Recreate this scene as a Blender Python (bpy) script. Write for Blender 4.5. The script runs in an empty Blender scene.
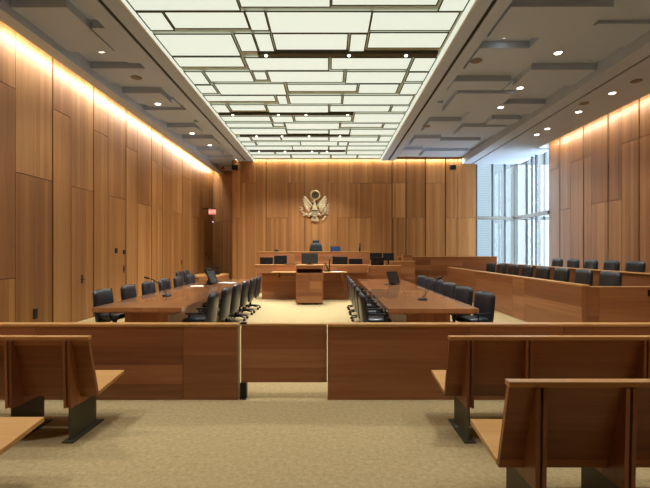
import bpy, math, random
from mathutils import Vector, Matrix
random.seed(7)
SC = bpy.context.scene
COL = SC.collection
PI = math.pi
F = 420.0            # focal length in pixels for a 650 px wide frame
EYE = 1.65

# ------------------------------------------------------------------ mesh builder
class MB:
    def __init__(s):
        s.v = []; s.f = []; s.uv = []; s.sm = []
    def face(s, idx, uvs, smooth=False):
        s.f.append(tuple(idx)); s.uv.append(uvs); s.sm.append(smooth)
    def _uv(s, pts, grain, off):
        n = Vector((0, 0, 0))
        for i in range(len(pts)):
            a, b = pts[i], pts[(i + 1) % len(pts)]
            n += a.cross(b)
        g = {'x': Vector((1, 0, 0)), 'y': Vector((0, 1, 0)), 'z': Vector((0, 0, 1))}[grain]
        if n.length < 1e-12: n = Vector((0, 0, 1))
        n.normalize()
        if abs(n.dot(g)) > .9:
            g = Vector((0, 0, 1)) if grain != 'z' else Vector((1, 0, 0))
        u = n.cross(g)
        if u.length < 1e-9: u = Vector((1, 0, 0))
        u.normalize()
        # keep u sign stable so neighbours on one plane agree
        k = max(range(3), key=lambda i: abs(u[i]))
        if u[k] < 0: u = -u
        return [(p.dot(u) + off[0], p.dot(g) + off[1]) for p in pts]
    def poly(s, pts, grain='z', off=(0, 0), smooth=False):
        b = len(s.v); pts = [Vector(p) for p in pts]
        s.v += pts
        s.face(range(b, b + len(pts)), s._uv(pts, grain, off), smooth)
    def box(s, x0, x1, y0, y1, z0, z1, grain='z', off=None):
        if off is None: off = (random.random() * 9, random.random() * 9)
        c = [Vector((x, y, z)) for x in (x0, x1) for y in (y0, y1) for z in (z0, z1)]
        b = len(s.v); s.v += c
        for q in ((0, 1, 3, 2), (4, 6, 7, 5), (0, 4, 5, 1), (2, 3, 7, 6), (0, 2, 6, 4), (1, 5, 7, 3)):
            s.face([b + i for i in q], s._uv([c[i] for i in q], grain, off))
        return s
    def prism(s, poly, axis, a, b_, grain='z', off=None):
        """poly: 2D outline; axis 'x' -> (y,z), 'y' -> (x,z), 'z' -> (x,y); extruded from a to b_"""
        if off is None: off = (random.random() * 9, random.random() * 9)
        def P(p, t):
            return Vector((t, p[0], p[1])) if axis == 'x' else Vector((p[0], t, p[1])) if axis == 'y' else Vector((p[0], p[1], t))
        area = sum(poly[i][0] * poly[(i + 1) % len(poly)][1] - poly[(i + 1) % len(poly)][0] * poly[i][1] for i in range(len(poly)))
        if (area < 0) != (axis == 'y'): poly = poly[::-1]
        if a > b_: a, b_ = b_, a
        n = len(poly); b = len(s.v)
        lo = [P(p, a) for p in poly]; hi = [P(p, b_) for p in poly]
        s.v += lo + hi
        s.face([b + i for i in range(n)][::-1], s._uv(lo[::-1], grain, off))
        s.face([b + n + i for i in range(n)], s._uv(hi, grain, off))
        for i in range(n):
            j = (i + 1) % n
            s.face([b + i, b + j, b + n + j, b + n + i], s._uv([lo[i], lo[j], hi[j], hi[i]], grain, off))
        return s
    def tube(s, pts, r, n=8, caps=True):
        pts = [Vector(p) for p in pts]
        rs = r if isinstance(r, (list, tuple)) else [r] * len(pts)
        b = len(s.v); up = Vector((0.13, 0.31, 0.94)).normalized()
        for i, p in enumerate(pts):
            d = (pts[min(i + 1, len(pts) - 1)] - pts[max(i - 1, 0)]).normalized()
            u = d.cross(up)
            if u.length < .05: u = d.cross(Vector((1, 0, 0)))
            u.normalize(); w = u.cross(d)
            for k in range(n):
                a = 2 * PI * k / n
                s.v.append(p + (u * math.cos(a) + w * math.sin(a)) * rs[i])
        for i in range(len(pts) - 1):
            for k in range(n):
                q = [b + i * n + k, b + i * n + (k + 1) % n, b + (i + 1) * n + (k + 1) % n, b + (i + 1) * n + k]
                s.face(q[::-1], [(0, 0)] * 4, True)
        if caps:
            s.face([b + k for k in range(n)], [(0, 0)] * n)
            s.face([b + (len(pts) - 1) * n + k for k in range(n)][::-1], [(0, 0)] * n)
        return s
    def lathe(s, prof, c=(0, 0, 0), n=20, smooth=True):
        """prof: (r, z) list, about the vertical axis through c"""
        b = len(s.v)
        for r, z in prof:
            for k in range(n):
                a = 2 * PI * k / n
                s.v.append(Vector((c[0] + r * math.cos(a), c[1] + r * math.sin(a), c[2] + z)))
        for i in range(len(prof) - 1):
            for k in range(n):
                s.face([b + i * n + k, b + i * n + (k + 1) % n, b + (i + 1) * n + (k + 1) % n, b + (i + 1) * n + k], [(0, 0)] * 4, smooth)
        s.face([b + k for k in range(n)][::-1], [(0, 0)] * n)
        s.face([b + (len(prof) - 1) * n + k for k in range(n)], [(0, 0)] * n)
        return s
    def ellipsoid(s, c, r, ang=0, nu=14, nv=9):
        """flattened blob; ang turns it in the x-z plane"""
        b = len(s.v); ca, sa = math.cos(ang), math.sin(ang)
        for i in range(nv + 1):
            t = PI * i / nv
            for k in range(nu):
                a = 2 * PI * k / nu
                x = r[0] * math.sin(t) * math.cos(a); y = r[1] * math.sin(t) * math.sin(a); z = r[2] * math.cos(t)
                s.v.append(Vector((c[0] + x * ca + z * sa, c[1] + y, c[2] - x * sa + z * ca)))
        for i in range(nv):
            for k in range(nu):
                s.face([b + i * nu + k, b + (i + 1) * nu + k, b + (i + 1) * nu + (k + 1) % nu, b + i * nu + (k + 1) % nu], [(0, 0)] * 4, True)
        return s
    def pad(s, w, h, th, M, bend=0.0, k=.42, n=12, swell=.3):
        """upholstered cushion: x width, z height, y thickness, transformed by M"""
        b = len(s.v); N = n + 1
        for side in (1, -1):
            for j in range(N):
                for i in range(N):
                    a = -1 + 2 * i / n; t = -1 + 2 * j / n
                    x = a * math.sqrt(1 - k * t * t / 2); z = t * math.sqrt(1 - k * a * a / 2)
                    e = max(abs(a), abs(t))
                    d = (1 - e ** 8) ** .5 * (1 - swell * e * e)
                    s.v.append(M @ Vector((x * w / 2, side * d * th / 2 + bend * a * a, z * h / 2)))
        def I(sd, i, j): return b + (0 if sd > 0 else N * N) + j * N + i
        for j in range(n):
            for i in range(n):
                z4 = [(i / n * w, j / n * h)] * 4
                s.face([I(1, i, j), I(1, i, j + 1), I(1, i + 1, j + 1), I(1, i + 1, j)], z4, True)
                s.face([I(-1, i, j), I(-1, i + 1, j), I(-1, i + 1, j + 1), I(-1, i, j + 1)], z4, True)
        return s
    def build(s, name, mat, parent=None, bevel=0, loc=None, merge=False):
        me = bpy.data.meshes.new(name)
        me.from_pydata([tuple(v) for v in s.v], [], s.f)
        uvl = me.uv_layers.new(name='UVMap')
        k = 0
        for pi, p in enumerate(me.polygons):
            p.use_smooth = s.sm[pi]
            for j in range(p.loop_total):
                uvl.data[k].uv = s.uv[pi][j]; k += 1
        me.materials.append(mat)
        o = bpy.data.objects.new(name, me); COL.objects.link(o)
        if merge:
            import bmesh
            bm = bmesh.new(); bm.from_mesh(me)
            bmesh.ops.remove_doubles(bm, verts=bm.verts, dist=1e-5); bm.to_mesh(me); bm.free()
        if bevel:
            m = o.modifiers.new('bevel', 'BEVEL'); m.width = bevel; m.segments = 2; m.limit_method = 'ANGLE'
        if parent: o.parent = parent
        if loc: o.location = loc
        return o

def tag(o, label, cat, group=None, kind=None):
    if label: o['label'] = label
    if cat: o['category'] = cat
    if group: o['group'] = group
    if kind: o['kind'] = kind
    return o
def thing(name, label, cat, loc=(0, 0, 0), rz=0, group=None):
    o = bpy.data.objects.new(name, None); COL.objects.link(o)
    o.empty_display_size = .2
    o.location = loc; o.rotation_euler = (0, 0, rz)
    return tag(o, label, cat, group)
def struct(o):
    o['kind'] = 'structure'; return o
def dup(o, parent=None):
    c = o.copy(); COL.objects.link(c)
    if parent: c.parent = parent
    for ch in list(o.children): dup(ch, c)
    return c
def place_copy(root, used, loc, rz, label, group):
    r = root if not used else dup(root)
    r.location = loc; r.rotation_euler = (0, 0, rz)
    r['label'] = label; r['group'] = group
    return r

# ------------------------------------------------------------------ materials
def srgb(r, g, b):
    f = lambda c: (c / 255 / 12.92) if c / 255 <= .04045 else ((c / 255 + .055) / 1.055) ** 2.4
    return (f(r), f(g), f(b), 1)
def new_mat(name):
    m = bpy.data.materials.new(name); m.use_nodes = True
    nt = m.node_tree
    return m, nt, nt.nodes['Principled BSDF']
def plain(name, col, rough=.5, metal=0, coat=0, spec=.5, noise=0, nscale=40):
    m, nt, p = new_mat(name)
    p.inputs['Base Color'].default_value = col; p.inputs['Roughness'].default_value = rough
    p.inputs['Metallic'].default_value = metal; p.inputs['Coat Weight'].default_value = coat
    p.inputs['Specular IOR Level'].default_value = spec
    if noise:
        t = nt.nodes.new('ShaderNodeTexCoord'); n = nt.nodes.new('ShaderNodeTexNoise')
        n.inputs['Scale'].default_value = nscale; n.inputs['Detail'].default_value = 4
        nt.links.new(t.outputs['Object'], n.inputs['Vector'])
        mx = nt.nodes.new('ShaderNodeMix'); mx.data_type = 'RGBA'
        mx.inputs['A'].default_value = tuple(c * (1 - noise) for c in col[:3]) + (1,)
        mx.inputs['B'].default_value = tuple(min(1, c * (1 + noise)) for c in col[:3]) + (1,)
        nt.links.new(n.outputs['Fac'], mx.inputs['Factor']); nt.links.new(mx.outputs['Result'], p.inputs['Base Color'])
        bp = nt.nodes.new('ShaderNodeBump'); bp.inputs['Strength'].default_value = .15; bp.inputs['Distance'].default_value = .003
        nt.links.new(n.outputs['Fac'], bp.inputs['Height']); nt.links.new(bp.outputs['Normal'], p.inputs['Normal'])
    return m
def emit(name, col, strength):
    m, nt, p = new_mat(name)
    p.inputs['Base Color'].default_value = (.8, .8, .8, 1)
    p.inputs['Emission Color'].default_value = col; p.inputs['Emission Strength'].default_value = strength
    return m
def wood(name, dark, mid, light, strip=.12, rough=.38, coat=0, plank=.55, grain=.35):
    m, nt, p = new_mat(name); N = nt.nodes; L = nt.links
    uv = N.new('ShaderNodeUVMap'); sp = N.new('ShaderNodeSeparateXYZ'); L.new(uv.outputs['UV'], sp.inputs[0])
    def math_(op, a, b=None):
        q = N.new('ShaderNodeMath'); q.operation = op
        for i, x in enumerate((a, b)):
            if x is None: continue
            if isinstance(x, (int, float)): q.inputs[i].default_value = x
            else: L.new(x, q.inputs[i])
        return q.outputs[0]
    idx = math_('FLOOR', math_('DIVIDE', sp.outputs['X'], strip))
    wn = N.new('ShaderNodeTexWhiteNoise'); wn.noise_dimensions = '1D'; L.new(idx, wn.inputs['W'])
    def noise(us, vs, detail, dist):
        c = N.new('ShaderNodeCombineXYZ')
        L.new(math_('MULTIPLY', sp.outputs['X'], us), c.inputs[0]); L.new(math_('MULTIPLY', sp.outputs['Y'], vs), c.inputs[1])
        L.new(math_('MULTIPLY', wn.outputs['Value'], 37.0), c.inputs[2])
        n = N.new('ShaderNodeTexNoise'); n.inputs['Scale'].default_value = 1; n.inputs['Detail'].default_value = detail
        n.inputs['Distortion'].default_value = dist
        L.new(c.outputs[0], n.inputs['Vector']); return n.outputs['Fac']
    g1 = noise(20, .8, 5, .6); g2 = noise(160, 5, 2, 0)
    geo = N.new('ShaderNodeNewGeometry')
    isl = (1 - plank - grain) * .55
    fac = math_('ADD', math_('ADD', math_('MULTIPLY', wn.outputs['Value'], plank), math_('MULTIPLY', g1, grain)), math_('MULTIPLY', g2, 1 - plank - grain - isl))
    fac = math_('ADD', fac, math_('MULTIPLY', geo.outputs['Random Per Island'], isl))
    cr = N.new('ShaderNodeValToRGB'); e = cr.color_ramp.elements
    e[0].position = .1; e[0].color = dark; e[1].position = .9; e[1].color = light
    x = cr.color_ramp.elements.new(.5); x.color = mid
    L.new(fac, cr.inputs['Fac']); L.new(cr.outputs['Color'], p.inputs['Base Color'])
    p.inputs['Roughness'].default_value = rough; p.inputs['Coat Weight'].default_value = coat; p.inputs['Coat Roughness'].default_value = .03; p.inputs['Coat IOR'].default_value = 1.9
    return m

W_WALL = wood('cherry_wall_panelling', srgb(108, 66, 30), srgb(153, 103, 54), srgb(193, 144, 86), .11, .42, 0, .26, .36)
W_FURN = wood('cherry_furniture', srgb(108, 62, 36), srgb(150, 96, 58), srgb(184, 130, 86), .21, .36, 0, .4, .45)
W_CAP = wood('cherry_solid_edge', srgb(174, 122, 66), srgb(196, 147, 86), srgb(210, 166, 106), .3, .32, 0, .2, .6)
W_TABLE = wood('cherry_polished_top', srgb(138, 88, 52), srgb(162, 108, 66), srgb(180, 126, 82), .24, .3, 1, .45, .4)
M_GAP = plain('dark_reveal', srgb(36, 20, 11), .9)
M_LEATHER = plain('black_leather', (.014, .019, .025, 1), .30, 0, 0, .6, .2, 60)
M_LEATHERJ = plain('charcoal_leather', (.018, .024, .026, 1), .36, 0, 0, .6, .2, 60)
M_BLACK = plain('black_plastic', (.008, .008, .009, 1), .45, 0, 0, .3)
M_SCREEN = plain('dark_screen', (.012, .013, .013, 1), .2, 0, 0, .3)
M_BLUESCREEN = plain('blue_tinted_screen', srgb(40, 62, 92), .2)
M_STEEL = plain('blackened_steel', srgb(84, 82, 68), .5, .3, 0, .5, .1, 30)
M_CEIL = plain('ceiling_paint', srgb(174, 192, 216), .8)
M_SLOT = plain('black_slot', (.01, .01, .01, 1), .7)
M_BEAM = plain('olive_painted_beam', srgb(184, 184, 160), .5)
M_BEAMDARK = plain('dark_bronze_edge', srgb(64, 64, 44), .5)
M_TRIMWHITE = plain('white_trim', srgb(232, 236, 230), .5)
M_GOLD = plain('champagne_metal', srgb(208, 190, 150), .34, .45)
M_BRONZE = plain('dark_bronze', srgb(84, 68, 44), .4, .5)
M_FRAME = plain('window_aluminium', srgb(44, 56, 66), .45, .2)
M_FRAMEL = plain('pale_window_aluminium', srgb(120, 124, 124), .45, .2)
M_PAPER = plain('white_paper', srgb(238, 232, 214), .7)
M_CHROME = plain('satin_chrome', srgb(190, 190, 185), .25, .9)
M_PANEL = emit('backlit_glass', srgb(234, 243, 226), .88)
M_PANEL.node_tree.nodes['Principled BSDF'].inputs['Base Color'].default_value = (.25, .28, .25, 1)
M_LAMP = emit('lamp_lens', (1, .93, .8, 1), 6)
M_EXIT = emit('exit_red', srgb(225, 40, 34), .75)
M_EXITW = emit('exit_letters', (1, .5, .45, 1), .75)
M_RED = plain('red_plastic', srgb(200, 40, 34), .4)

def carpet():
    m, nt, p = new_mat('wool_carpet'); N = nt.nodes; L = nt.links
    t = N.new('ShaderNodeTexCoord')
    a = N.new('ShaderNodeTexNoise'); a.inputs['Scale'].default_value = 26; a.inputs['Detail'].default_value = 6; a.inputs['Roughness'].default_value = .8
    b = N.new('ShaderNodeTexNoise'); b.inputs['Scale'].default_value = 160; b.inputs['Detail'].default_value = 3
    for n in (a, b): L.new(t.outputs['Object'], n.inputs['Vector'])
    ad = N.new('ShaderNodeMath'); ad.operation = 'ADD'; L.new(a.outputs['Fac'], ad.inputs[0]); L.new(b.outputs['Fac'], ad.inputs[1])
    cr = N.new('ShaderNodeValToRGB'); e = cr.color_ramp.elements
    e[0].position = .38; e[0].color = srgb(150, 126, 84); e[1].position = .66; e[1].color = srgb(202, 180, 134)
    h = N.new('ShaderNodeMath'); h.operation = 'MULTIPLY'; h.inputs[1].default_value = .5; L.new(ad.outputs[0], h.inputs[0])
    L.new(h.outputs[0], cr.inputs['Fac']); L.new(cr.outputs['Color'], p.inputs['Base Color'])
    bp = N.new('ShaderNodeBump'); bp.inputs['Strength'].default_value = .5; bp.inputs['Distance'].default_value = .006
    L.new(b.outputs['Fac'], bp.inputs['Height']); L.new(bp.outputs['Normal'], p.inputs['Normal'])
    p.inputs['Roughness'].default_value = .95; p.inputs['Specular IOR Level'].default_value = .1
    return m
M_CARPET = carpet()
def glass():
    m, nt, p = new_mat('clear_glass'); N = nt.nodes; L = nt.links
    N.remove(p)
    tr = N.new('ShaderNodeBsdfTransparent'); tr.inputs[0].default_value = (.92, .96, .97, 1)
    gl = N.new('ShaderNodeBsdfGlossy'); gl.inputs['Roughness'].default_value = .02
    fr = N.new('ShaderNodeFresnel'); fr.inputs[0].default_value = 1.45
    mx = N.new('ShaderNodeMixShader'); geo = N.new('ShaderNodeNewGeometry'); inv = N.new('ShaderNodeMath'); inv.operation = 'SUBTRACT'; inv.inputs[0].default_value = 1; L.new(geo.outputs['Backfacing'], inv.inputs[1])
    ml = N.new('ShaderNodeMath'); ml.operation = 'MULTIPLY'; L.new(fr.outputs[0], ml.inputs[0]); L.new(inv.outputs[0], ml.inputs[1]); L.new(ml.outputs[0], mx.inputs[0]); L.new(tr.outputs[0], mx.inputs[1]); L.new(gl.outputs[0], mx.inputs[2])
    L.new(mx.outputs[0], N['Material Output'].inputs[0])
    return m
M_GLASS = glass()
def facade():
    m, nt, p = new_mat('louvred_facade'); N = nt.nodes; L = nt.links
    t = N.new('ShaderNodeTexCoord'); w = N.new('ShaderNodeTexWave'); w.wave_type = 'BANDS'; w.bands_direction = 'Z'
    w.inputs['Scale'].default_value = 1.9; w.inputs['Distortion'].default_value = 0
    L.new(t.outputs['Object'], w.inputs['Vector'])
    cr = N.new('ShaderNodeValToRGB'); e = cr.color_ramp.elements
    e[0].position = .12; e[0].color = srgb(46, 56, 62); e[1].position = .4; e[1].color = srgb(66, 76, 82)
    L.new(w.outputs['Fac'], cr.inputs['Fac']); L.new(cr.outputs['Color'], p.inputs['Base Color'])
    p.inputs['Roughness'].default_value = .6
    return m
M_FACADE = facade()
M_CONC = plain('pale_concrete', srgb(100, 105, 108), .8)
M_CONC2 = plain('grey_concrete', srgb(74, 82, 87), .8)

# ------------------------------------------------------------------ room dimensions
HC = 4.0; CEIL = EYE + HC                       # soffit level 5.65
XL, XR, YB, YF = -5.85, 8.35, 18.75, -2.2       # side walls, back wall, wall behind the viewer
XGL, YGS = 6.60, 15.87                          # the glass corner: from here on the back wall, from here on the side wall
TOP = 6.25

o = MB().box(XL - .3, XR + .4, YF - .3, 22.2, -.2, 0).build('floor', M_CARPET); struct(o)

def panel_wall(name, axis, plane, out, cols, top, parent=None):
    """cols: (c0, c1, groove_width_before, [seam heights]); axis 'y' = runs along y at x=plane, 'x' = runs along x at y=plane; out = +-1, direction of the room"""
    mb = MB(); back = MB()
    th = .06
    c_lo = min(c[0] for c in cols); c_hi = max(c[1] for c in cols)
    a, b = sorted((plane, plane - out * .25))
    f, g = sorted((plane, plane + out * th))
    if axis == 'y': back.box(a, b, c_lo, c_hi, 0, top)
    else: back.box(c_lo, c_hi, a, b, 0, top)
    for c0, c1, gw, seams in cols:
        hs = [0.0] + sorted(seams) + [top]
        for h0, h1 in zip(hs[:-1], hs[1:]):
            lo = h0 + (.007 if h0 else 0); hi = h1 - .007
            if axis == 'y': mb.box(f, g, c0 + gw, c1 - .003, lo, hi, 'z')
            else: mb.box(c0 + gw, c1 - .003, f, g, lo, hi, 'z')
    w = back.build(name, M_GAP, parent); struct(w)
    mb.build('wood_panelling', W_WALL, w, .002)
    return w

# left wall: main grooves, each bay split in two columns
S1, S2, S3 = 3.13, 4.68, 1.14
L_gro = [-2.2, -.4, 1.3, 3.2, 5.1, 7.0, 8.9, 10.46, 12.14, 13.9, 14.85, 16.9, 19.65, 21.4]
cols = []
for i, (a, b) in enumerate(zip(L_gro[:-1], L_gro[1:])):
    m_ = a + (b - a) * (.42 if b - a > 1.2 else .55)
    if i == 5: m_ = 7.86
    cols.append((a, m_, .05, [S2, S3] if i in (5, 3) else [S2]))
    cols.append((m_, b, .009, [S1]))
panel_wall('wall_left', 'y', XL - .06, 1, cols, TOP)
# back wall
px = [232, 241, 256.8, 266.5, 288, 305, 328, 337, 349, 371.6, 391.7, 405.6, 425, 445, 457, 475.4]
SB = [[S1], [S2], [], [S1], [S2], [S1], [S2], [S1], [S1, S2], [S2], [S1, S2], [S1], [S2], [S1], [S1]]
groove = {391.7, 405.6, 425, 445}
sc_b = F / YB
cols = [((px[i] - 328) / sc_b, (px[i + 1] - 328) / sc_b if i < 14 else XGL, .04 if px[i] in groove else .010, SB[i]) for i in range(15)]
XBL = cols[0][0]
panel_wall('wall_back', 'x', YB + .06, -1, cols, TOP)
# recess beside the back wall, where the far doors are
panel_wall('wall_recess', 'x', 21.4, -1, [(XL, XL + .5, .006, [S1]), (XL + .5, XL + 1.1, .006, [S1]), (XL + 1.1, XBL + .1, .006, [S1])], TOP)
o = MB().box(XBL, XBL + .2, YB + .29, 21.4, 0, TOP, 'z').build('wall_recess_side', W_WALL); struct(o)
# right wall
R_gro = [-2.2, -.5, 1.0, 2.5, 4.0, 5.5, 6.95, 8.4, 9.85, 11.25, 12.5, 13.7, 15.1, YGS]
cols = []
for i, (a, b) in enumerate(zip(R_gro[:-1], R_gro[1:])):
    if b - a < 1: cols.append((a, b, .05, [S2])); continue
    m_ = a + (b - a) * (.55 if i % 2 else .68)
    cols.append((a, m_, .05, [S2] if i % 2 else [S1]))
    cols.append((m_, b, .009, [S1] if i % 2 else [S2]))
panel_wall('wall_right', 'y', XR + .06, -1, cols, TOP)
o = MB().box(XL - .3, XR + .3, YF - .25, YF, 0, TOP, 'z').build('wall_front', W_WALL); struct(o)

# flush doors in the left wall, each with lever and card reader
def flush_door(name, y0, y1, hy, hz):
    d = MB().box(XL, XL + .006, y0 + .02, y1 - .02, .01, S1 - .01, 'z', (y0, 0)).build(name, W_WALL, None, .002); struct(d)
    h = MB().box(XL + .006, XL + .014, hy - .03, hy + .03, hz - .1, hz + .1)
    h.tube([(XL + .01, hy, hz), (XL + .07, hy, hz)], .012)
    h.tube([(XL + .07, hy + .005, hz), (XL + .07, hy - .15, hz)], .011)
    h.build('door_handle', M_BLACK, d)
    return d
flush_door('door_1', 11.2, 12.12, 12.02, 1.13)
flush_door('door_2', 15.8, 16.88, 16.74, 1.2)
flush_door('door_3', 19.7, 20.75, 20.55, 1.32)
flush_door('door_4', 9.55, 10.4, 9.98, .98).children[0]
for (py, pz, h, lab) in ((11.57, 1.66, .14, 'small black card reader on the wall beside the door nearest the table'),
                         (12.02, 1.62, .12, 'small black reader just above the lever of the door nearest the table'),
                         (20.1, 1.5, .2, 'black card reader on the wall below the red exit sign'),
                         (8.38, .4, .2, 'black outlet plate low on the panelled wall near the rail')):
    o = MB().box(XL, XL + .025, py - .05, py + .05, pz - h / 2, pz + h / 2).build('card_reader' if pz > 1 else 'outlet_plate', M_BLACK, None, .004)
    if pz > 1 and py < 20: o.location.x = .006
    tag(o, lab, 'card reader' if pz > 1 else 'outlet')

# ------------------------------------------------------------------ windows and what lies outside
def window(name, axis, plane, c0, c1, mull, xh):
    root = MB(); fr = root
    d = .04
    def bar(a, b, z0, z1, dd=d):
        if axis == 'x': fr.box(a, b, plane - dd, plane + dd, z0, z1)
        else: fr.box(plane - dd, plane + dd, a, b, z0, z1)
    bar(c0, c0 + .07, 0, TOP); bar(c1 - .07, c1, 0, TOP)
    bar(c0 + .07, c1 - .07, 0, .12); bar(c0 + .07, c1 - .07, TOP - .2, TOP)
    for m_ in mull: bar(m_ - .045, m_ + .045, .12, TOP - .2, .04)
    w = fr.build(name, M_FRAME); struct(w)
    t = MB()
    fr = t; bar(c0 + .01, c1 - .01, xh - .07, xh + .07, .12)
    t.build('transom', M_FRAMEL, w, .004)
    g = MB()
    if axis == 'x': g.box(c0 + .07, c1 - .07, plane - .008, plane + .008, .12, TOP - .2)
    else: g.box(plane - .008, plane + .008, c0 + .07, c1 - .07, .12, TOP - .2)
    g.build('glass_pane', M_GLASS, w)
    return w
XGS = XR + .08
window('window_1', 'x', YB + .1, XGL + .02, XGS + .07, [7.36, 7.92], EYE + 1.47)
window('window_2', 'y', XGS, YGS + .01, YB + .03, [17.0, 17.35], EYE + 1.47)
struct(MB().box(-60, 160, 24, 200, -12.2, -12).build('ground_outside', M_CONC2))
def bld(x0, x1, y0, y1, z1, mat, label, fins=0):
    b = MB().box(x0, x1, y0, y1, -12, z1).build('office_building', mat)
    tag(b, label, 'building')
    if fins:
        f = MB()
        n = int((x1 - x0) / fins)
        for i in range(n + 1): f.box(x0 + i * fins - .12, x0 + i * fins + .12, y0 - .35, y0 + .01, -12, z1)
        f.build('facade_fins', M_CONC2, b)
bld(6, 17.4, 40, 60, 34, M_FACADE, 'pale blue office block with level louvres seen through the corner window')
bld(23.7, 60, 50, 80, 36, M_CONC, 'pale tower with upright fins seen beyond the side window', 2.1)
bld(36, 52, 95, 110, 4, M_CONC2, 'low grey building far off in the sky gap between two office blocks')

# ------------------------------------------------------------------ ceiling
U = lambda u: u * HC
struct(MB().box(XL - .3, XR + .4, YF - .3, 22.2, TOP, TOP + .2).build('ceiling', M_CEIL))
Y0 = YF
LOW = 3.89                                      # the wall-side borders hang a little lower
LB0 = 2.6                                       # near end of the luminous ceiling
LBL, LBR = U(-.812), U(.571)
def trim(name, mb, mat=M_CEIL, bevel=0): return struct(mb.build(name, mat, None, bevel))
# left border by the wall, relief base, flat band with black slot
trim('trim_1', MB().box(-1.42 * LOW, -1.351 * LOW, Y0, 22.1, EYE + LOW, CEIL + .2))
trim('trim_2', MB().box(U(-1.0), U(-.921), Y0, YB - .14, CEIL, CEIL + .5).box(U(-.903), U(-.832), Y0, YB - .14, CEIL, CEIL + .5))
trim('trim_3', MB().box(U(-.93), U(-.89), Y0, YB - .14, CEIL + .025, CEIL + .05), M_SLOT)
trim('trim_4', MB().box(U(-.832), U(-.8265), LB0, YB - .14, CEIL, CEIL + .35).box(U(.59), U(.597), LB0, YB - .14, CEIL, CEIL + .35), M_TRIMWHITE)
trim('trim_6', MB().box(U(.597), U(.658), Y0, YB - .14, CEIL, CEIL + .5).box(U(.677), U(.737), Y0, YB - .14, CEIL, CEIL + .5))
trim('trim_7', MB().box(U(.65), U(.685), Y0, YB - .14, CEIL + .025, CEIL + .05), M_SLOT)
trim('trim_8', MB().box(1.54 * LOW, 1.643 * LOW, Y0, YB + .2, EYE + LOW, CEIL + .45).box(1.660 * LOW, 2.04 * LOW, Y0, YB + .2, EYE + LOW, CEIL + .2).box(2.04 * LOW, XR + .2, YGS, YB + .2, EYE + LOW, CEIL + .2))
trim('trim_9', MB().box(1.635 * LOW, 1.67 * LOW, Y0, YB + .1, EYE + LOW + .025, EYE + LOW + .05), M_SLOT)
# near end of the light box: flat soffit over the gallery
trim('trim_10', MB().box(U(-.832), U(.597), Y0, LB0, CEIL, CEIL + .4))
# relief soffits
def relief(name, x0, x1, y1, panels, base):
    b = MB().box(x0, x1, Y0, y1, base, base + .12).build(name, M_CEIL); struct(b)
    for i_, (u0, u1, ya, yb, z) in enumerate(panels):
        z += i_ * .0013
        MB().box(max(x0, U(u0)), min(x1, U(u1)), ya, yb, z, base + .002).build('relief_panel', M_CEIL, b, .004)
C0, C1, C2 = CEIL + .02, CEIL + .10, CEIL + .18
LP = [(-1.31, -1.08, -1.8, .3, C0), (-1.2, -1.0, .9, 2.6, C1), (-1.31, -1.09, 2.9, 4.9, C0), (-1.31, -1.1, 5.2, 6.6, C1),
      (-1.31, -1.08, 6.94, 8.5, C0), (-1.07, -1.0, 7.6, 9.0, C0), (-1.2, -1.02, 8.2, 9.1, C1), (-1.31, -1.0, 9.28, 10.1, C0),
      (-1.31, -1.067, 10.73, 11.5, C0), (-1.05, -1.0, 9.9, 10.4, C1), (-1.31, -1.01, 12.0, 12.9, C0), (-1.28, -1.05, 11.4, 12.1, C1), (-1.31, -1.08, 13.7, 14.5, C0),
      (-1.07, -1.0, 13.4, 14.2, C1), (-1.31, -1.03, 15.1, 16.0, C0), (-1.31, -1.1, 16.8, 17.7, C0), (-1.31, -1.02, 18.2, 19.4, C0), (-1.31, -1.1, 20.0, 21.2, C0)]
relief('ceiling_relief_left', -1.351 * LOW, U(-1.0), 22.1, LP, CEIL + .18)
RP = [(.755, 1.18, -1.6, .6, C0), (1.2, 1.53, -.4, 1.6, C1), (.8, 1.1, 1.2, 2.9, C1), (1.05, 1.53, 2.2, 4.1, C0), (.755, 1.03, 3.6, 5.4, C0), (1.2, 1.5, 4.9, 6.5, C0), (.76, 1.2, 5.8, 6.6, C1),
      (.755, 1.18, 6.93, 7.95, C0), (1.0, 1.2, 7.5, 8.45, C0), (1.2, 1.54, 7.6, 8.5, C1), (.755, 1.1, 8.36, 9.35, C0), (1.05, 1.13, 8.4, 8.8, C1),
      (1.13, 1.54, 9.36, 10.25, C0), (.748, 1.09, 10.0, 10.55, C0), (.83, 1.2, 10.77, 12.2, C0), (1.12, 1.34, 10.2, 10.9, C1), (1.18, 1.5, 11.55, 12.4, C0),
      (.755, .8, 11.7, 12.4, C1), (1.036, 1.22, 12.1, 13.3, C0), (.794, 1.06, 13.1, 14.3, C0), (1.26, 1.48, 12.9, 13.45, C0), (1.1, 1.46, 13.7, 14.7, C0),
      (.78, 1.02, 15.1, 16.2, C0), (1.0, 1.4, 15.4, 16.4, C0), (.75, .95, 16.8, 17.7, C0), (.98, 1.42, 17.0, 18.1, C0)]
relief('ceiling_relief_right', U(.737), 1.54 * LOW, YB - .14, RP, CEIL + .18)
# back end strip over the back wall's cove, left part over the recess
trim('trim_11', MB().box(U(-1.0), U(-.832), YB - .14, 22.1, CEIL, CEIL + .2))

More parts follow.
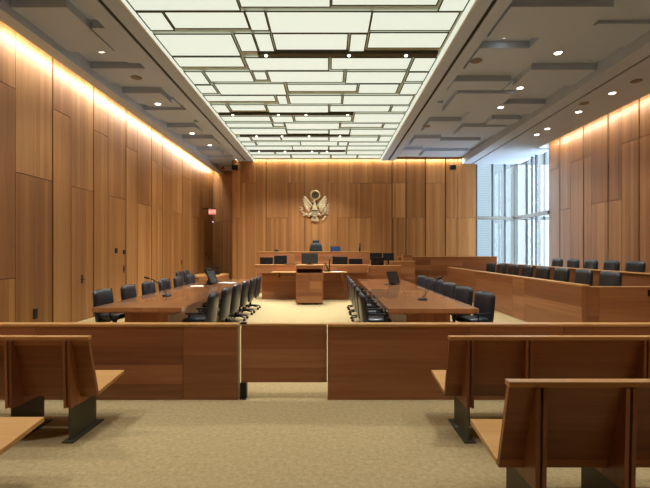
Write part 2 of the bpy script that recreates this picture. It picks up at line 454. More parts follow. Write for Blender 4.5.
# luminous ceiling: rows of back-lit glass between beams
PAN = [
 (-.80, -.367, None, 10.2), (-.353, .006, None, 6.5), (.018, .438, None, 4.7), (.461, .56, None, 10.8),
 (-.80, -.698, 12.5, 30), (-.684, -.355, 12.2, 28), (-.344, -.268, 11.8, 30), (-.257, .181, 12, 32.5), (.19, .55, 12.3, 30),
 (-.80, -.449, 34.5, 55.5), (-.43, -.353, 34, 51), (-.34, -.27, 34, 51), (-.254, .09, 34, 49.5), (.108, .178, 34.3, 51), (.195, .55, 33, 47.5),
 (-.80, -.453, 57.3, 66.5), (-.43, 0, 58, 70), (.02, .433, 58, 69), (.452, .56, 58, 71),
 (-.80, -.708, 72, 84), (-.688, -.437, 72, 81.5), (-.418, -.353, 72, 79.5), (-.336, .085, 71.5, 82), (.107, .435, 72, 83), (.457, .56, 72.5, 81),
 (-.80, -.70, 85.4, 93), (-.68, -.267, 84, 94.5), (-.244, .173, 84.5, 91), (.192, .425, 84.3, 93), (.456, .56, 83.5, 94),
 (-.80, -.35, 95.8, 101), (-.33, -.274, 95.8, 104), (-.252, .086, 95.8, 103.5), (.103, .55, 95.8, 104.2),
 (-.80, -.705, 105, 112.3), (-.678, -.44, 105, 110.5), (-.42, 0, 105.5, 112.3), (.017, .43, 105.8, 111.5), (.45, .56, 106, 111.5),
 (-.80, -.44, 116.5, 121), (-.42, -.268, 116.5, 122), (-.247, .174, 116.5, 121), (.197, .56, 114, 122.3),
 (-.80, -.445, 123.3, 127), (-.43, -.35, 123.5, 126), (-.335, .087, 123.3, 129), (.105, .427, 123.5, 127), (.447, .56, 124, 128),
 (-.80, -.353, 128.8, 134.2), (-.34, 0, 130.2, 133.5), (.015, .178, 130, 134.2), (.19, .56, 129.6, 134.8),
 (-.80, -.695, 137, 141), (-.675, -.424, 137.2, 140), (-.41, 0, 137.2, 140.2), (.015, .44, 137.2, 141.2), (.46, .56, 136.4, 141),
 (-.80, -.68, 142.3, 145.4), (-.66, -.26, 142, 145.2), (-.25, .085, 141.6, 145.4), (.10, .18, 142, 145.4), (.195, .56, 142.4, 145.2),
 (-.80, -.35, 146.5, 149.8), (-.34, 0, 146.3, 149.8), (.015, .175, 146.6, 149.8), (.19, .56, 146.3, 149.6),
 (-.80, -.55, 152, 154.2), (-.53, -.1, 152, 154), (-.08, .18, 152, 154.2), (.195, .56, 151, 154.2),
 (-.80, -.4, 155.2, 158), (-.38, .02, 155, 158), (.04, .3, 155.2, 158), (.32, .56, 155.2, 158)]
NEAR = [(-.80, -.5, 'a', 0), (-.48, .1, 'a', 0), (.12, .56, 'a', 0), (-.80, -.2, 'b', 0), (-.18, .2, 'b', 0), (.22, .56, 'b', 0), (-.80, -.62, 'c', 0), (-.6, -.02, 'c', 0), (0, .56, 'c', 0)]  # unseen rows, extended over the gallery to add light there
NY = {'a': (2.75, 3.6), 'b': (3.75, 4.4), 'c': (4.52, 5.3)}
HP = HC + .10                                   # height of the glass over the eye
lum = thing('luminous_ceiling', 'large backlit ceiling of pale green glass panels between olive beams over the courtroom well', 'ceiling light', (0, 0, 0))
yz = lambda py: F * HC / (251 - py)
edge = MB()
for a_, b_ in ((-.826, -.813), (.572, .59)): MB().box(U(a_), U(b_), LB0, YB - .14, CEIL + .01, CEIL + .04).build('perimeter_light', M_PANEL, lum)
first = True
rows = []
for (u0, u1, ya, yb) in PAN + NEAR:
    x0, x1 = U(u0), U(u1)
    if ya in NY: y0, y1 = NY[ya]
    else: y0 = 5.45 if ya is None else yz(ya); y1 = yz(yb)
    rows.append((x0, x1, y0, y1))
    MB().box(x0, x1, y0, y1, CEIL, CEIL + .026).build('light_panel', M_PANEL, lum)
    t = .022
    edge.box(x0 - t, x0, y0 - t, y1 + t, CEIL - .006, CEIL + .01); edge.box(x1, x1 + t, y0 - t, y1 + t, CEIL - .006, CEIL + .01)
    edge.box(x0, x1, y0 - t, y0, CEIL - .006, CEIL + .01); edge.box(x0, x1, y1, y1 + t, CEIL - .006, CEIL + .01)
edge.build('panel_edge', M_BEAMDARK, lum)
# painted beam field the glass hangs from
beam = MB().box(LBL - .05, LBR + .07, LB0, YB - .14, CEIL + .055, CEIL + .09, 'z', (0, 0))
beam.build('beam_grid', M_BEAM, lum)
# dark channels with little spotlights
CH = [(54.8, 258, 437, (266, 349, 406)), (114.4, 219, 353, (232.8, 278.4, 306, 347.7)), (135.8, 240, 350, (256.5, 282, 309, 340)), (151, 250, 345, (259, 285, 312, 327))]
SPOTS = []
for (py, xa, xb, xs) in CH:
    y = yz(py); s = F / y
    half = {54.8: .075, 114.4: .06, 135.8: .05, 151: .04}[py]
    MB().box((xa - 328) / s, (xb - 328) / s, y - half, y + half, CEIL - .014, CEIL + .061).build('dark_channel', M_BEAMDARK, lum)
    for x in xs:
        X = (x - 328) / s
        MB().lathe([(.028, -.02), (.032, -.012), (.032, 0)], (X, y, CEIL - .012), 14).build('spotlight', M_LAMP, lum)
        SPOTS.append((X, y))

# downlights and speakers in the soffits
DL = []
def relief_z(x, y, z):
    ps = LP if x < 0 else RP if U(.737) < x < 1.54 * LOW else None
    if ps is None: return z
    return min([CEIL + .18] + [p[4] + i * .0013 for i, p in enumerate(ps) if U(p[0]) - .02 < x < U(p[1]) + .02 and p[2] - .02 < y < p[3] + .02])
def downlight(x, y, z, label, group):
    z = relief_z(x, y, z)
    t = thing('downlight', label, 'downlight', (x, y, z), 0, group)
    MB().lathe([(.075, 0), (.10, -.012), (.10, 0)], (0, 0, 0), 20).build('trim_ring', M_TRIMWHITE, t)
    MB().lathe([(.072, -.006), (.072, -.014)], (0, 0, 0), 20).build('lens', M_LAMP, t)
    DL.append((x, y, z))
ordw = ['nearest', 'second', 'third', 'fourth', 'fifth']
for i, y in enumerate((8.6, 11.5, 14.4, 16.55)):
    downlight(-4.66, y, C0 if i in (3,) else C0, f'round recessed downlight in stepped soffit by the door wall, {ordw[i]} from the gallery', 'downlights over the door wall side')
for i, (x, y, z) in enumerate(((7.0, 10.34, EYE + LOW), (7.0, 11.73, EYE + LOW), (6.97, 13.35, EYE + LOW), (6.97, 14.02, EYE + LOW))):
    downlight(x, y, z, f'round recessed downlight in flat soffit above the jury seats, {ordw[i]} from the gallery', 'downlights above the jury box')
for i, (x, y, z) in enumerate(((3.45, 8.15, CEIL + .18), (4.85, 8.85, CEIL + .18), (4.85, 10.6, CEIL + .10), (4.85, 11.8, CEIL + .18))):
    downlight(x, y, z, ('round downlight in the stepped soffit close beside the luminous ceiling',
                        'brightest round downlight in stepped soffit, nearest the gallery over the jury aisle',
                        'round downlight in stepped soffit, middle one of the row over the jury aisle',
                        'small round downlight in stepped soffit, nearest the window over the jury aisle')[i], 'downlights in the stepped soffit')
for (x, y, z, lab) in ((-4.45, 9.75, C0, 'round ceiling speaker grille in the soffit by the door wall'), (7.05, 9.6, EYE + LOW, 'round ceiling speaker above the jury seats nearest the gallery'),
                       (6.74, 11.06, EYE + LOW, 'round ceiling speaker between two downlights above the jury seats'), (3.2, 13.6, C0, 'round dark speaker grille in stepped soffit near the luminous ceiling'),
                       (3.14, 8.9, C0, 'round dark speaker grille in stepped soffit nearest the gallery')):
    t = MB().lathe([(.12, 0), (.125, -.008), (.11, -.016)], (0, 0, 0), 22).build('ceiling_speaker', plain('speaker_grille', srgb(120, 114, 106), .7) if 'M_SPK' not in globals() else M_SPK)
    M_SPK = t.data.materials[0]
    t.location = (x, y, relief_z(x, y, z)); tag(t, lab, 'ceiling speaker')

# ------------------------------------------------------------------ bar rail and gate
RY = F / 90.3
RH = .84
def rail(name, xs, label):
    t = thing(name, label, 'railing', ((xs[0] + xs[-1]) / 2, RY + .06, 0))
    ox = t.location.x; oy = t.location.y
    for a, b in zip(xs[:-1], xs[1:]):
        MB().box(a - ox + .002, b - ox - .002, -.06, .06, 0, RH - .03, 'x').build('panel', W_FURN, t, .003)
    MB().box(xs[0] - ox, xs[-1] - ox, -.065, .065, RH - .03, RH, 'x').build('cap', W_CAP, t, .003)
    return t
px2x = lambda x: (x - 328) / 90.3
rail('bar_rail', [XL + .005, px2x(36) - 1.5, px2x(36), px2x(183), px2x(238)], 'long low wooden bar rail between the gate and the door wall')
rail('bar_rail', [px2x(327.5), px2x(469), px2x(564), px2x(564) + 1.8, px2x(564) + 3.6, XR - .005], 'long low wooden bar rail between the gate and the jury side wall')
g = thing('swing_gate', 'low wooden swing gate in the rail opening with bright floor under it', 'gate', ((px2x(239.4) + px2x(327.2)) / 2, RY + .06, .0))
gw = (px2x(327.2) - px2x(239.4)) / 2
MB().box(-gw + .012, gw - .004, -.03, .03, .185, RH - .025, 'x').build('panel', W_FURN, g, .003)
MB().box(-gw + .012, gw - .004, -.03, .03, RH - .023, RH - .004, 'x').build('cap', W_CAP, g, .003)
p = MB().box(-gw + .002, -gw + .072, -.045, .045, .012, .183).box(-gw + .002, -gw + .072, -.055, .055, 0, .012).build('pivot', M_BLACK, g, .003); p['label'] = 'black metal floor pivot'
MB().box(-gw + .002, -gw + .072, -.036, .036, RH - .004, RH + .012).build('pivot', M_BLACK, g, .003)

# ------------------------------------------------------------------ gallery benches
def bench(flip, x_end, dy, length, label):
    """built for the aisle end at x=0 running to +x; y measured from the back's foot"""
    t = thing('gallery_bench', label, 'bench', (x_end, 3.75 + dy, 0), 0, 'wooden gallery benches')
    S = -1 if flip else 1
    def pr(mb, poly, a, b, grain='x'): mb.prism(poly, 'x', *sorted((S * a, S * b)), grain)
    zb, zt = .355, .885
    # backrest board leans towards the viewer
    yb, yt = 0.0, -.145
    m = MB(); pr(m, [(yb, zb), (yb + .035, zb), (yt + .035, zt), (yt, zt)], 0, length); m.build('backrest', W_FURN, t, .003)
    m = MB(); pr(m, [(yt - .015, zt), (yt + .05, zt), (yt + .05, zt + .032), (yt - .015, zt + .032)], -.004, length + .004); m.build('cap', W_CAP, t, .004)
    m = MB(); pr(m, [(yb + .036, zb + .0), (.5, .412), (.5, .447), (yb + .036, zb + .037)], 0, length); m.build('seat', W_CAP, t, .003)
    offs = [.175, .675, 1.685, 2.69, 3.19]
    for f in offs:
        if f > length: continue
        b = MB()
        for s in (-1, 1):
            a0 = f + s * .008 - (.024 if s < 0 else 0); a1 = a0 + .024
            pr(b, [(-.168, zt - .004), (yt - .001, zt - .004), (yb - .001, zb - .003), (yb + .036, zb - .003), (.24, .380), (.24, .295), (-.152, .30)], a0, a1, 'z')
        b.build('bracket', W_FURN, t, .002)
        l = MB(); pr(l, [(-.15, 0), (.35, 0), (.35, .012), (-.15, .012)], f - .05, f + .05, 'z')
        pr(l, [(-.12, .012), (.29, .012), (.29, .295), (.22, .295), (.22, .35), (.0, .35), (-.13, .82), (-.155, .82), (-.14, .31), (-.12, .295)], f - .007, f + .007, 'z')
        o = l.build('leg', M_STEEL, t)
    return t
bench(True, -2.06, 0, 3.45, 'front row wooden bench on the door side of the aisle, behind the rail')
bench(True, -2.06, -1.2, 3.45, 'second row wooden bench on the door side, only its seat corner in view')
bench(False, 1.045, 0, 3.45, 'front row wooden bench on the jury side of the aisle, close behind the rail')
bench(False, 1.02, -1.24, 3.45, 'nearest wooden bench on the jury side, its dark back in the second row')

# ------------------------------------------------------------------ counsel tables
def table(x0, x1, y0, y1, label):
    t = thing('counsel_table', label, 'table', ((x0 + x1) / 2, (y0 + y1) / 2, 0), 0, 'counsel tables in the well')
    w = (x1 - x0) / 2; l = (y1 - y0) / 2
    MB().box(-w, w, -l, l, .68, .75, 'y').build('tabletop', W_TABLE, t, .004)
    MB().box(-w + .05, w - .05, -l + .05, l - .05, .655, .68, 'y').build('apron', W_FURN, t)
    MB().box(-.36, .36, -l + .35, l - .35, .02, .655, 'z').build('pedestal', W_FURN, t, .004)
    MB().box(-.33, .33, -l + .38, l - .38, 0, .02, 'z').build('plinth', M_BLACK, t)
table(-3.76, -2.33, 6.68, 9.35, 'polished wooden table near the rail on the door side, gooseneck microphone on it')
table(-3.76, -2.33, 9.36, 13.4, 'far polished wooden table on the door side, screen and papers on it')
table(.94, 2.36, 6.56, 9.28, 'polished wooden table near the rail on the jury side, gooseneck microphone on it')
table(.94, 2.36, 9.29, 13.4, 'far polished wooden table on the jury side with a tilted black screen')

# ------------------------------------------------------------------ chairs
def T(x, y, z, rx=0, rz=0): return Matrix.Translation((x, y, z)) @ Matrix.Rotation(rz, 4, 'Z') @ Matrix.Rotation(rx, 4, 'X')
def backrest_mb(w, h, th, y, z, lean, bend):
    return MB().pad(w, h, th, T(0, y, z, lean), bend, .26, 12, .10)
def office_chair(mat=M_LEATHER, headrest=False, name='office_chair'):
    """faces +y; the backrest's rear at about y=-.3"""
    t = thing(name, '', 'chair')
    MB().pad(.50, .48, .11, T(0, .02, .475, PI / 2), .0, .3, 10, .2).build('seat', mat, t, merge=True)
    backrest_mb(.57, .64, .10, -.235, .635, .11, .04).build('backrest', mat, t, merge=True)
    for s in (-1, 1):
        a = MB().tube([(s * .24, .10, .45), (s * .285, .10, .47), (s * .295, .10, .60)], .014, 8)
        a.box(s * .295 - .026, s * .295 + .026, -.15, .15, .60, .628)
        a.build('armrest', M_BLACK, t, .004)
    MB().lathe([(.028, .09), (.028, .30), (.04, .31), (.04, .38), (.09, .40), (.09, .425)], (0, 0, 0), 14).build('gas_column', M_BLACK, t)
    b = MB()
    cs = []
    b.lathe([(.045, .075), (.05, .085), (.045, .13)], (0, 0, 0), 14)
    for k in range(5):
        a = 2 * PI * k / 5 + .3
        d = Vector((math.cos(a), math.sin(a), 0))
        b.tube([d * .03 + Vector((0, 0, .115)), d * .3 + Vector((0, 0, .082))], [.024, .015], 8)
        cs.append(d * .3)
    base = b.build('star_base', M_BLACK, t)
    for c in cs:
        m = MB(); dirn = Vector((-c.y, c.x, 0)).normalized()
        m.tube([c + Vector((0, 0, .03)) - dirn * .022, c + Vector((0, 0, .03)) + dirn * .022], .03, 12)
        m.tube([c + Vector((0, 0, .055)), c + Vector((0, 0, .085))], .008, 6)
        m.build('caster', M_BLACK, base)
    if headrest:
        for ch in list(t.children):
            if ch.name.startswith('backrest'): bpy.data.objects.remove(ch)
        MB().pad(.56, .74, .11, T(0, -.245, .70, .11), .04, .75, 12, .15).build('backrest', mat, t, merge=True)
        MB().tube([(0, -.29, .93), (0, -.315, 1.02)], .018, 8).build('headrest_post', M_BLACK, t)
        MB().pad(.30, .17, .07, T(0, -.31, 1.09, .08), .015, .8, 10, .25).build('headrest', mat, t, merge=True)
    return t
oc = office_chair()
POS = ['nearest the rail', 'second from the rail', 'third from the rail', 'fourth from the rail', 'fifth from the rail', 'farthest from the rail']
used = False
for (xb, ys_, face, lab, grp) in (
    (-4.17, [7.7, 8.7, 9.66, 10.6, 11.6, 12.65], 1, 'black swivel chair along the door wall side of its table, ', 'chairs between the door wall and table'),
    (-1.95, [7.25, 8.2, 9.12, 10.06, 11.0, 11.95], -1, 'black swivel chair backing onto the aisle at the door side table, ', 'chairs on the aisle side of the door side table'),
    (.56, [7.15, 8.1, 9.05, 10.0, 10.95, 11.9], 1, 'black swivel chair backing onto the aisle at the jury side table, ', 'chairs on the aisle side of the jury side table'),
    (2.74, [7.18, 8.26, 9.25, 10.2, 11.05, 11.95], -1, 'black swivel chair between jury box and table, ', 'chairs between the table and the jury box')):
    for i, y in enumerate(ys_):
        place_copy(oc, used, (xb + face * .26, y, 0), -PI / 2 * face + random.uniform(-.04, .04) + {-4.17: -.07, -1.95: 0, .56: 0, 2.74: .28}[xb], lab + POS[i], grp); used = True
for i, y in enumerate((14.7, 15.45)):
    place_copy(oc, True, (-4.98, y, 0), -PI / 2, ('black chair standing against the door wall beyond the tables, nearer one', 'black chair against the door wall next to the side desk, farther one')[i], 'chairs by the side desk')

# ------------------------------------------------------------------ jury box
JX = 4.63; JY = 7.66
jb = thing('jury_box', 'long wooden jury enclosure with two stepped tiers along the side wall', 'jury box', (JX, JY, 0))
def J(mb_args, name, mat, grain='y', bevel=.003):
    x0, x1, y0, y1, z0, z1 = mb_args
    return MB().box(x0 - JX, x1 - JX, y0 - JY, y1 - JY, z0, z1, grain).build(name, mat, jb, bevel)
jy = [7.66, 9.9, 10.55, 13.2, 16.3]
for a, b in zip(jy[:-1], jy[1:]): J((JX, JX + .09, a + .002, b - .002, 0, 1.0), 'front_panel', W_FURN)
J((JX - .004, JX + .15, JY - .004, 16.3, 1.0, 1.03), 'cap', W_CAP)
jx = [JX + .092, (599 - 328) / 54.8, 6.6, XR - .004]
for a, b in zip(jx[:-1], jx[1:]): J((a + .002, b - .002, JY, JY + .09, 0, .985), 'end_panel', W_FURN, 'x')
J((JX + .152, XR - .004, JY - .004, JY + .1, .985, 1.0), 'end_cap', W_CAP, 'x')
J((JX + .15, 6.2, JY + .1, 16.2, 0, .29), 'platform', W_FURN)
J((6.2, 6.27, JY + .1, 15.0, 0, 1.19), 'tier_panel', W_FURN)
J((6.17, 6.33, JY + .1, 15.0, 1.19, 1.215), 'tier_cap', W_CAP)
J((6.27, XR - .004, JY + .1, 15.0, 0, .45), 'platform', W_FURN)
o = MB().box(5.83, 5.93, JY - .02, JY, .83, .94).build('outlet_plate', M_BLACK, None, .003); tag(o, 'black outlet plate on the gallery face of the jury box', 'outlet')

def jury_chair():
    t = thing('jury_chair', '', 'chair')
    MB().pad(.50, .48, .11, T(0, .02, .475, PI / 2), .0, .3, 10, .2).build('seat', M_LEATHERJ, t, merge=True)
    backrest_mb(.59, .56, .13, -.22, .69, .11, .03).build('backrest', M_LEATHERJ, t, merge=True)
    for s in (-1, 1):
        a = MB().tube([(s * .24, .08, .45), (s * .28, .08, .47), (s * .285, .08, .60)], .014, 8)
        a.box(s * .285 - .025, s * .285 + .025, -.14, .16, .60, .626); a.build('armrest', M_BLACK, t, .004)
    MB().lathe([(.2, 0), (.2, .012), (.05, .03), (.035, .05), (.035, .38), (.09, .40), (.09, .425)], (0, 0, 0), 18).build('pedestal', M_BLACK, t)
    return t
jc = jury_chair(); used = False
FRONTP = ['nearest the gallery', 'second from the gallery', 'third from the gallery', 'fourth from the gallery', 'fifth from the gallery', 'sixth from the gallery', 'seventh from the gallery', 'farthest from the gallery']
for i in range(8):
    place_copy(jc, used, (5.42 - .2, 8.08 + i * .846, .292), PI / 2 + random.uniform(-.07, .07), 'black leather jury chair in the lower front row, ' + FRONTP[i], 'front row of jury chairs'); used = True
BACKP = ['nearest the gallery', 'second from the gallery', 'third from the gallery', 'fourth from the gallery', 'beside the window']
for i in range(5):
    place_copy(jc, True, (7.2 - .2, 9.85 + i * .84, .452), PI / 2 + random.uniform(-.07, .07), 'black leather jury chair in the raised back row against the wall, ' + BACKP[i], 'back row of jury chairs')

# ------------------------------------------------------------------ bench (dais), clerk desk, witness stand
jd = thing('judge_bench', 'high wooden judge bench running across the room before the back wall', 'judge bench', (-.6, 16.4, 0))
def D(t, x0, x1, y0, y1, z0, z1, name, mat=W_FURN, grain='x', bevel=.003):
    l = t.location
    return MB().box(x0 - l.x, x1 - l.x, y0 - l.y, y1 - l.y, z0 - l.z, z1 - l.z, grain).build(name, mat, t, bevel)
for a, b in ((-2.75, -1.3), (-1.3, .15), (.15, 1.62)): D(jd, a + .002, b - .002, 16.4, 16.46, 0, 1.6, 'front_panel')
D(jd, -2.76, 1.63, 16.38, 16.56, 1.6, 1.625, 'cap', W_CAP)
D(jd, -2.74, 1.61, 16.47, 17.2, 1.35, 1.39, 'desktop', W_TABLE)
D(jd, -2.74, 1.61, 16.47, 18.4, 0, .85, 'platform')
D(jd, -2.75, -2.69, 16.47, 17.3, .85, 1.59, 'side_panel', grain='y'); D(jd, 1.56, 1.62, 16.47, 17.3, .85, 1.59, 'side_panel', grain='y')
cd = thing('clerk_desk', 'long wooden clerk desk with projecting counter in front of the judge bench', 'desk', (-.55, 14.5, 0))
for a, b in ((-2.28, -1.1), (-1.1, -.2), (-.2, .55), (.55, 1.36)): D(cd, a + .002, b - .002, 14.46, 14.52, 0, .9, 'front_panel')
for a, b in ((-2.47, -1.1), (-1.1, .3), (.3, 1.35)): D(cd, a + .002, b - .002, 14.2, 14.26, .90, 1.17, 'fascia')
D(cd, -2.47, 1.35, 14.26, 15.3, .9, .94, 'worktop', W_CAP)
D(cd, -2.475, 1.355, 14.19, 14.34, 1.17, 1.19, 'counter', W_CAP)
D(cd, -1.86, .62, 13.75, 14.19, .93, .96, 'shelf', W_CAP)
D(cd, -2.28, -2.22, 14.52, 15.3, 0, .9, 'side_panel', grain='y')
for x in (-1.7, .45): D(cd, x, x + .04, 13.85, 14.46, .75, .93, 'shelf_bracket', grain='y')
# witness stand
ws = thing('witness_stand', 'boxy wooden witness stand joined to the clerk desk near the jury box', 'witness stand', (2.2, 14.8, 0))
D(ws, 1.38, 2.50, 14.40, 14.46, 0, 1.13, 'front_panel'); D(ws, 1.375, 2.505, 14.39, 14.52, 1.13, 1.15, 'cap', W_CAP)
D(ws, 1.38, 2.40, 14.52, 15.2, .92, .95, 'desktop', W_CAP)
D(ws, 2.22, 3.10, 14.98, 15.04, 0, 1.27, 'tall_panel'); D(ws, 3.04, 3.10, 15.04, 16.2, 0, 1.27, 'side_panel', grain='y'); D(ws, 2.21, 3.11, 14.97, 15.1, 1.27, 1.29, 'cap', W_CAP)
D(ws, 2.45, 2.50, 14.46, 14.97, 0, 1.12, 'side_panel', grain='y')
lp = thing('low_partition', 'low pale wooden partition running under the corner window behind the jury box', 'partition', (4.8, 16.8, 0))
for a, b in ((2.8, 4.1), (4.1, 5.4), (5.4, 6.76)): D(lp, a + .002, b - .002, 16.8, 16.88, 0, 1.41, 'panel', W_FURN)
D(lp, 2.79, 6.77, 16.79, 16.9, 1.41, 1.435, 'cap', W_CAP)
o = MB().box(2.9, 3.28, 16.3, 16.6, 0, 1.5, 'x').build('wooden_post_box', W_FURN, None, .004); tag(o, 'small upright wooden box post at the partition end by the witness stand', 'post')

# lectern
lt = thing('lectern', 'square wooden lectern with doors facing the gallery, monitor on top', 'lectern', (-.56, 13.1, 0))
s = F / 12.84
lx0, lx1 = (296 - 328) / s, (323 - 328) / s
D(lt, lx0, lx0 + .03, 12.84, 13.4, .06, 1.20, 'side_panel', grain='z'); D(lt, lx1 - .03, lx1, 12.84, 13.4, .06, 1.20, 'side_panel', grain='z')
D(lt, lx0 + .03, lx1 - .03, 13.36, 13.4, .06, 1.20, 'back_panel')
D(lt, lx0 - .01, lx1 + .01, 12.82, 13.42, 1.20, 1.225, 'top', W_CAP)
D(lt, lx0 + .03, lx1 - .03, 12.84, 12.87, 1.10, 1.20, 'apron')
D(lt, lx0 + .03, lx1 - .03, 12.85, 13.36, .955, .98, 'shelf', W_FURN)
mx_ = (lx0 + lx1) / 2
D(lt, lx0 + .032, mx_ - .002, 12.842, 12.87, .40, .955, 'door', grain='x'); D(lt, mx_ + .002, lx1 - .032, 12.842, 12.87, .40, .955, 'door', grain='x')
D(lt, lx0 + .032, lx1 - .032, 12.842, 12.87, .06, .395, 'lower_panel', grain='x')
D(lt, lx0 + .18, lx1 - .18, 12.9, 13.35, 0, .06, 'toe_kick', M_BLACK)

# side desk near the far doors
sd = thing('side_desk', 'low wooden side desk beside the back wall recess on the door side', 'desk', (-5.0, 17.2, 0))
D(sd, -5.65, -4.38, 16.6, 18.55, .62, .66, 'desktop', W_CAP, 'y'); D(sd, -4.44, -4.38, 16.6, 18.55, 0, .62, 'side_panel', grain='y')
D(sd, -5.65, -4.44, 16.6, 16.66, 0, .62, 'front_panel'); D(sd, -5.65, -5.6, 16.66, 18.55, 0, .62, 'side_panel', grain='y')

# judge's chair
hc_ = office_chair(plain('matt_black_leather', (.012, .014, .013, 1), .5, 0, 0, .3), True, 'judge_chair')
hc_.location = (-.52, 17.8, .955); hc_.rotation_euler = (0, 0, PI)
hc_['label'] = 'high black judge chair with headrest behind the bench under the emblem'

# ------------------------------------------------------------------ monitors and desk items
def monitor(x, y, z, w, h, rz, tilt, label, mat=M_BLACK, screen=M_SCREEN, name='monitor', lift=.06, grp=None):
    """screen side faces -y (towards the gallery) at rz=0"""
    t = thing(name, label, 'monitor', (x, y, z), rz, grp)
    M = Matrix.Translation((0, 0, lift + h / 2)) @ Matrix.Rotation(-tilt, 4, 'X')
    m = MB().box(-w / 2, w / 2, -.02, .018, -h / 2, h / 2); m.v = [M @ v for v in m.v]; m.build('housing', mat, t, .006)
    m = MB().box(-w / 2 + .015, w / 2 - .015, -.023, -.019, -h / 2 + .015, h / 2 - .015); m.v = [M @ v for v in m.v]; m.build('screen', screen, t)
    MB().box(-.03, .03, .02, .05, .012, lift + h * .5).build('stand', M_BLACK, t, .004)
    MB().box(-.11, .11, -.06, .11, 0, .014).build('foot', M_BLACK, t, .004)
    return t
def at(x, y): return (x - 328) / (F / y)
monitor(at(266.5, 14.75), 14.75, .942, .46, .30, PI, 0, 'black monitor at the end of the clerk desk nearest the door wall', lift=.19)
monitor(at(280.5, 14.75), 14.75, .942, .45, .34, PI, 0, 'taller black monitor on clerk desk beside the lectern on the door side', lift=.21)
monitor(at(309.7, 13.1), 13.1, 1.225, .51, .32, 0, .05, 'dark grey monitor standing on top of the lectern', screen=plain('grey_screen', srgb(58, 60, 56), .3), lift=.03)
monitor(at(340, 14.75), 14.75, .942, .53, .32, PI, 0, 'wide black monitor on clerk desk just past the document camera', lift=.19)
monitor(at(355.7, 14.75), 14.75, .942, .47, .25, PI, 0, 'low black monitor on clerk desk at the jury end', lift=.19)
monitor(at(377.5, 14.75), 14.75, .952, .46, .31, PI + .15, .12, 'black monitor in front at the witness stand, tilted', lift=.17)
monitor(at(376, 15.5), 15.5, 1.152, .45, .26, PI, 0, 'black monitor behind another one at the witness stand', lift=.17)
monitor(at(388.5, 15.5), 15.5, 1.152, .40, .27, PI - .2, 0, 'dark green tinted monitor at witness stand turned toward the jury', screen=plain('green_grey_screen', srgb(52, 60, 50), .3), lift=.15)
o = MB().box(1.5, 2.9, 15.3, 15.75, 1.1, 1.15, 'x'); o.box(1.5, 1.56, 15.3, 15.75, 0, 1.1); o.box(2.84, 2.9, 15.3, 15.75, 0, 1.1)
tag(o.build('side_table', W_FURN, None, .003), 'narrow wooden table behind the witness stand holding two monitors', 'table')
monitor(at(335.5, 16.85), 16.85, 1.392, .42, .24, .35, .25, 'blue tinted monitor on the judge bench beside the judge chair', screen=M_BLUESCREEN, lift=.21)
monitor(at(360, 16.85), 16.85, 1.392, .36, .34, PI / 2 - .12, 0, 'black monitor seen edge on at jury end of the judge bench', lift=.23)
o = MB().box(-.09, .09, -.05, .05, 0, .06).tube([(0, .0, .06), (0, .02, .1)], .02).build('desk_microphone', M_BLACK, None, .003); o.location = (at(276.5, 16.5), 16.48, 1.625)
tag(o, 'small black microphone on the judge bench top edge', 'microphone')

# counsel table screens and papers
def table_screen(x, y, z, rz, label):
    t = thing('touch_screen', label, 'monitor', (x, y, z), rz, 'tilted screens on the counsel tables')
    M = Matrix.Translation((0, 0, .195)) @ Matrix.Rotation(-.42, 4, 'X')
    m = MB().box(-.17, .17, -.02, .02, -.17, .17); m.v = [M @ v for v in m.v]; m.build('housing', M_BLACK, t, .008)
    m = MB().box(-.15, .15, -.0225, -.019, -.14, .15); m.v = [M @ v for v in m.v]; m.build('screen', M_SCREEN, t)
    m = MB().prism([(-.02, .012), (.16, .012), (.07, .19), (.03, .19)], 'x', -.05, .05); m.build('stand', M_BLACK, t, .003)
    MB().box(-.16, .16, -.08, .18, 0, .013).build('foot', M_BLACK, t, .004)
    return t
table_screen(1.74, 11.2, .75, .5, 'tilted black screen standing on the far jury side table')
table_screen(-3.12, 11.3, .75, 1.2, 'tilted black screen standing on the far door side table')
def paper(x, y, z, rz, label, w=.216, l=.28):
    o = MB().box(-w / 2, w / 2, -l / 2, l / 2, 0, .006).build('paper_sheet', M_PAPER); o.location = (x, y, z); o.rotation_euler = (0, 0, rz); tag(o, label, 'paper'); return o
paper(-3.35, 10.75, .75, .3, 'white papers on the far door side table, on the gallery side of the screen', .32, .3)
paper(-2.85, 11.9, .75, 1.2, 'white papers on the far door side table, beyond the screen', .3, .4)
paper(at(337.5, 13.92) , 13.92, .962, 0, 'white paper stack on the clerk desk shelf beside the lectern', .40, .26)
def gooseneck(x, y, z, pts, label):
    t = thing('gooseneck_microphone', label, 'microphone', (x, y, z), 0, 'gooseneck microphones on the tables')
    MB().lathe([(.085, 0), (.09, .01), (.075, .03), (.03, .045)], (0, 0, 0), 18).build('base', M_BLACK, t)
    MB().tube([(0, 0, .04)] + pts, .008, 8).build('neck', M_BLACK, t)
    a, b = Vector(pts[-1]), Vector(pts[-2]); d = (a - b).normalized()
    MB().tube([a - d * .01, a + d * .05, a + d * .1], [.014, .018, .014], 10).build('capsule', M_BLACK, t)
gooseneck(1.73, 7.72, .75, [(.06, 0, .10), (.15, 0, .24), (.27, 0, .36), (.30, 0, .38)], 'black gooseneck microphone on the near jury side table')
gooseneck(-3.22, 8.4, .75, [(-.05, 0, .10), (-.16, 0, .24), (-.28, 0, .33), (-.36, 0, .35)], 'black gooseneck microphone on the near door side table')
